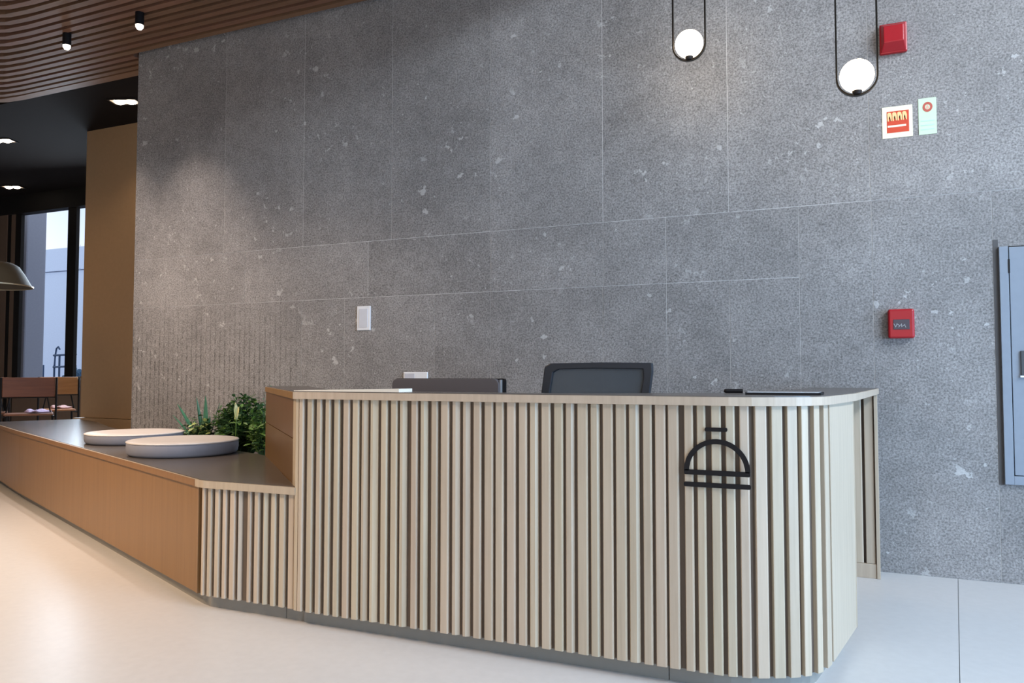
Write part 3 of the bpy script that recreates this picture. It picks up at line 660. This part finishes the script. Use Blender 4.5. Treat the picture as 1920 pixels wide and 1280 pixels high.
for k in range(4):
    cx = X0+0.041+0.0275*k; cz = ZZ1-0.062; 
    pts = [(-.011, -.028), (-.004, -.028), (-.003, -.006), (.002, .006), (.004, -.008), (.006, -.026), (.012, -.028), (.013, .004), (.008, .022), (-.004, .026), (-.012, .02)]
    a = [bm.verts.new((cx+x, WY-0.0066, cz+z)) for x, z in pts]; b = [bm.verts.new((cx+x, WY-0.005, cz+z)) for x, z in pts]; n = len(pts)
    for j in range(n): bm.faces.new((a[j], a[(j+1) % n], b[(j+1) % n], b[j]))
    ff = bm.faces.new(a); bmesh.ops.triangulate(bm, faces=[ff])
obj('pale_figures', bm, FLM, sg)
flat(sg, 'line', X0+.03, X1-.036, ZZ0+.066, ZZ0+.078, 2, CRE)
mg = thing('mint_sign', 'narrow mint-green card with a round red flame emblem, right of the fire sign', 'sign', (0.53, WY, 2.64))
flat(mg, 'sign_card', 0.482, 0.578, 2.645, 2.867, 0, MINT)
bm = B(); pr = []
n = 24; cx, cz = 0.531, 2.812
for ring in ((0.0265, 0.014),):
    V = [[bm.verts.new((cx+r*math.cos(2*math.pi*j/n), yy, cz+r*1.15*math.sin(2*math.pi*j/n))) for j in range(n)] for r in ring for yy in (WY-0.0052, WY-0.004)]
    for j in range(n):
        i = (j+1) % n; bm.faces.new((V[0][j], V[0][i], V[2][i], V[2][j])); bm.faces.new((V[0][j], V[1][j], V[1][i], V[0][i])); bm.faces.new((V[2][j], V[2][i], V[3][i], V[3][j]))
obj('round_emblem', bm, mat('brick_red_print', (0.50, 0.10, 0.07), 0.5), mg)
bm = B(); pts = [(0, -.013), (.008, -.008), (.008, 0), (.003, .008), (0, .015), (-.004, .007), (-.008, -.001), (-.007, -.009)]
a = [bm.verts.new((cx+x, WY-0.0054, cz+z)) for x, z in pts]; b = [bm.verts.new((cx+x, WY-0.004, cz+z)) for x, z in pts]
for j in range(8): bm.faces.new((a[j], a[(j+1) % 8], b[(j+1) % 8], b[j]))
bm.faces.new(a); obj('flame', bm, mat('pink_print', (0.80, 0.42, 0.32), 0.5), mg)
for k in range(3): flat(mg, 'faint_line', 0.492, 0.566, 2.672+.026*k, 2.679+.026*k, 1, MPR)

# ---------------------------------------------------------------- electrical cabinet on the right
cb = thing('wall_cabinet', 'blue-grey steel cabinet set in the stone wall at the right edge', 'cabinet', (1.3, WY, 0.57))
cx0, cx1, cz0, cz1 = 0.876, 1.62, 0.565, 1.965
bm = B()
box(bm, cx0, cx0+0.045, WY-0.022, WY-0.0005, cz0, cz1-0.03); box(bm, cx1-0.045, cx1, WY-0.022, WY-0.0005, cz0, cz1-0.03)
box(bm, cx0+0.045, cx1-0.045, WY-0.022, WY-0.0005, cz0, cz0+0.05)
obj('frame', bm, STEEL, cb, bevel=0.002)
dr = obj('door', box(B(), cx0+0.050, cx1-0.05, WY-0.018, WY-0.004, cz0+0.054, cz1-0.035), STEEL, cb, bevel=0.002)
obj('door_shadow_gap', box(B(), cx0+0.03, cx1-0.03, WY-0.0035, WY-0.0005, cz0+0.03, cz1-0.028), BLACK, cb)
hh = obj('handle', box(B(), cx0+0.092, cx0+0.135, WY-0.030, WY-0.0185, 1.19, 1.33), mat('dark_handle', (0.06, 0.065, 0.07), 0.4), dr, bevel=0.002)
obj('handle_lip', box(B(), cx0+0.086, cx0+0.141, WY-0.034, WY-0.0185, 1.178, 1.188), WHITE, dr)
obj('hinge', box(B(), cx0+0.043, cx0+0.052, WY-0.024, WY-0.018, 1.78, 1.86), BLACK, cb)

# ---------------------------------------------------------------- globe pendants
GL = emit('warm_opal_glass', (1.0, 0.80, 0.55), 16.0)
BR = mat('black_and_brass', (0.03, 0.025, 0.02), 0.3, 0.7)
def pendant(c, label):
    """c = centre of the globe; a flat metal loop (stadium) hangs round it"""
    t = thing('globe_pendant', label, 'pendant lamp', c, group='globe pendants in front of the stone wall')
    R = 0.099; zt = 1.05; n = 24; w = 0.011; th = 0.0045; cz = c[2]-0.006; bm = B()
    line = [(R*math.cos(math.pi+math.pi*k/n), R*math.sin(math.pi+math.pi*k/n)) for k in range(n+1)] + [(R*math.cos(math.pi*k/n), zt+R*math.sin(math.pi*k/n)) for k in range(n+1)]
    N = len(line); rings = []
    for k, (x, z) in enumerate(line):
        cc = 0 if z < 0.5 and k <= n else zt; u = Vector((x, z-cc)).normalized() if k <= n else Vector((x, z-zt)).normalized()
        rings.append([bm.verts.new((c[0]+x+u.x*s*th, c[1]+yy, cz+z+u.y*s*th)) for s, yy in ((-1, -w), (1, -w), (1, w), (-1, w))])
    for k in range(N):
        A, C = rings[k], rings[(k+1) % N]
        for j in range(4): bm.faces.new((A[j], A[(j+1) % 4], C[(j+1) % 4], C[j]))
    obj('loop', bm, BR, t)
    r = 0.085
    obj('globe', lathe(B(), [(0, -r)] + [(r*math.sin(math.pi*k/20), -r*math.cos(math.pi*k/20)) for k in range(1, 20)] + [(0, r)], c, 32), GL, t, smooth=True)
    obj('socket', lathe(B(), [(0, -0.101), (0.020, -0.101), (0.024, -0.088), (0.026, -0.078), (0, -0.078)], c, 20), BLACK, t)
    top = cz+zt+R
    obj('cord', tube(B(), [(c[0], c[1], top), (c[0], c[1], ZH)], 0.003, 6), BLACK, t)
    obj('canopy', lathe(B(), [(0, 0), (0.05, 0), (0.05, 0.02), (0, 0.02)], (c[0], c[1], ZH-0.02), 20), BLACK, t)
    return t
pendant((-0.813, 4.70, 3.252), 'left globe pendant, smaller looking and higher in its thin black loop')
pendant((0.1235, 4.35, 2.775), 'right globe pendant, lower and nearer, beside the red sounder')

# ---------------------------------------------------------------- ceiling lights
HOT = emit('lamp_white', (1.0, 0.86, 0.68), 9.0); DIM = emit('lamp_reflector_glow', (1.0, 0.62, 0.32), 0.7)
def surface_spot(c, label):
    t = thing('ceiling_spotlight', label, 'spotlight', c, group='black cylinder spotlights on the timber ceiling')
    x, y, z = c
    obj('body', lathe(B(), [(0, 0.02), (0.032, 0.02), (0.035, 0.018), (0.035, 0.125), (0, 0.125)], (x, y, z-0.125), 24), BLACK, t)
    obj('lens', lathe(B(), [(0, -0.018), (0.018, -0.016), (0.030, 0.002), (0.0305, 0.0195), (0, 0.0195)], (x, y, z-0.125), 24), HOT, t, smooth=True)
surface_spot((-6.27, 4.54, ZC), 'black cylinder spotlight nearer the left edge of the picture')
surface_spot((-5.34, 4.51, ZC), 'black cylinder spotlight nearer the stone wall')
def twin(c, rz, label):
    t = thing('recessed_downlight', label, 'downlight', c, rz, group='twin recessed downlights in the dark ceiling')
    x, y, z = 0, 0, 0
    def o2(n, bm, m, sm=False): return obj(n, bm, m, t, world=False, smooth=sm)
    bm = B(); box(bm, -0.165, 0.165, -0.09, -0.075, -0.012, 0.0); box(bm, -0.165, 0.165, 0.075, 0.09, -0.012, 0); box(bm, -0.165, -0.15, -0.075, 0.075, -0.012, 0); box(bm, 0.15, 0.165, -0.075, 0.075, -0.012, 0)
    o2('trim', bm, BLACK)
    o2('reflector', box(B(), -0.15, 0.15, -0.075, 0.075, -0.004, -0.001), DIM)
    for s in (-1, 1): o2('lamp', lathe(B(), [(0, -0.035), (0.03, -0.03), (0.052, -0.018), (0.055, -0.005), (0, -0.004)], (0.066*s, 0, 0), 20), HOT, True)
twin((-7.24, 5.95, ZC), 0.35, 'twin recessed downlight beside the top left corner of the stone wall')
twin((-9.93, 6.33, ZC), 0.35, 'twin recessed downlight cut by the left picture edge')
twin((-12.25, 8.0, ZC), 0.35, 'twin recessed downlight above the lounge window')

# ---------------------------------------------------------------- lounge seen past the pillar
LW = wood('chair_plywood', (0.13, 0.045, 0.018), (0.20, 0.075, 0.03), 0.4, (1.5, 20, 20), 0.25)
LW2 = wood('orange_plywood', (0.30, 0.115, 0.04), (0.42, 0.17, 0.06), 0.35, (1.5, 20, 20), 0.1)
def lounge_chair(c, rz, label, wd=0.60, LW=LW):
    t = thing('counter_chair', label, 'chair', c, rz, group='wood and black metal chairs in the lounge')
    def o2(n, bm, m, bev=0): return obj(n, bm, m, t, world=False, bevel=bev)
    h = wd/2
    # back faces -y (towards the viewer)
    bm = B(); N = 6
    o2('backrest', box(B(), -h+0.015, h-0.015, -0.012, 0.012, 0.90, 1.15), LW, 0.006)
    o2('seat', box(B(), -h+0.03, h-0.03, 0.02, 0.44, 0.66, 0.685), LW, 0.008)
    for s in (-1, 1):
        o2('rear_leg', tube(B(), [(s*(h-0.0), -0.06, 0), (s*h, 0.0, 0.66), (s*h, -0.012, 1.15)], 0.013, 8), BLACK)
        o2('front_leg', tube(B(), [(s*(h-0.02), 0.46, 0), (s*(h-0.04), 0.40, 0.66)], 0.013, 8), BLACK)
        o2('side_rail', tube(B(), [(s*(h-0.02), 0.0, 0.645), (s*(h-0.04), 0.40, 0.645)], 0.010, 6), BLACK)
        o2('brace', tube(B(), [(s*(h-0.06), 0.0, 0.70), (s*(h-0.10), -0.005, 0.90)], 0.009, 6), BLACK)
    o2('footrest', tube(B(), [(-h+0.03, 0.44, 0.25), (h-0.03, 0.44, 0.25)], 0.010, 6), BLACK)
    o2('back_rail', tube(B(), [(-h, 0.0, 0.895), (h, 0.0, 0.895)], 0.010, 6), BLACK)
    return t
import math as _m
def polar(px, dist):
    """spot on the lounge floor: bearing measured from the camera axis, distance along it"""
    a = (px-960)/F; c_, s_2 = math.cos(math.radians(23.2)), math.sin(math.radians(23.2))
    return (dist*(a*c_ - s_2), dist*(a*s_2 + c_), 0)
r0 = math.radians(54)
ca = lounge_chair(polar(56, 9.7), r0, 'brown wooden chair back seen square on, lilac cloth on its seat')
lounge_chair(polar(112, 10.9), r0+0.1, 'orange wooden chair just right of the chair with the lilac cloth', 0.50, LW2)
lounge_chair(polar(-32, 9.9), r0, 'wooden chair cut off by the left picture edge')
lounge_chair(polar(150, 13.4), r0-0.9, 'farthest dark chair, half hidden by the beige pillar', 0.45)
def cloth(name, c, m, label, r=0.13):
    bm = B(); n = 9; V = []
    for i in range(n):
        row = []
        for j in range(n):
            u, v = i/(n-1)*2-1, j/(n-1)*2-1
            z = 0.02 + 0.012*math.sin(5*u+2*v)+0.010*math.cos(4*v-3*u) - (0.02 if max(abs(u), abs(v)) > 0.98 else 0)
            row.append(bm.verts.new((c[0]+u*r*(1+.15*math.sin(3*v)), c[1]+v*r*0.8*(1+.2*math.cos(2*u)), c[2]+max(0.003, z))))
        V.append(row)
    for i in range(n-1):
        for j in range(n-1): bm.faces.new((V[i][j], V[i+1][j], V[i+1][j+1], V[i][j+1]))
    o = obj(name, bm, m, smooth=True); md = o.modifiers.new('s', 'SOLIDIFY'); md.thickness = 0.012; md.offset = 1
    return tag(o, label, 'cloth')
p = polar(74, 9.95); cloth('folded_cloth', (p[0], p[1], 0.687), mat('lilac_cloth', (0.55, 0.45, 0.68), 0.8), 'crumpled lilac cloth lying on the square-on wooden chair')
p = polar(116, 11.15); cloth('small_cushion', (p[0], p[1], 0.687), mat('rose_cloth', (0.45, 0.26, 0.24), 0.8), 'dusty pink cloth on the orange chair seat', 0.12)

ls = thing('dome_pendant', 'brown metal dome pendant shade at the left edge, in front of the window', 'pendant lamp', (*polar(-27, 8.6)[:2], 2.20))
px_, py_ = polar(-27, 8.6)[:2]; SH = mat('brown_metal_shade', (0.055, 0.04, 0.022), 0.6, 0.0)
obj('shade', lathe(B(), [(0.44, 0.0), (0.43, 0.01), (0.36, 0.14), (0.30, 0.23), (0.24, 0.265), (0.10, 0.285), (0, 0.29), (0, 0.28), (0.10, 0.275), (0.235, 0.255), (0.29, 0.22), (0.35, 0.135), (0.42, 0.01), (0.44, 0.0)], (px_, py_, 2.20), 48), SH, ls, smooth=True)
obj('rim', lathe(B(), [(0.445, -0.008), (0.447, 0.006), (0.43, 0.008), (0.43, -0.006), (0.445, -0.008)], (px_, py_, 2.20), 48), mat('pale_brass_rim', (0.42, 0.34, 0.22), 0.3, 0.6), ls)
obj('cord', tube(B(), [(px_, py_, 2.48), (px_, py_, ZC)], 0.006, 6), BLACK, ls)
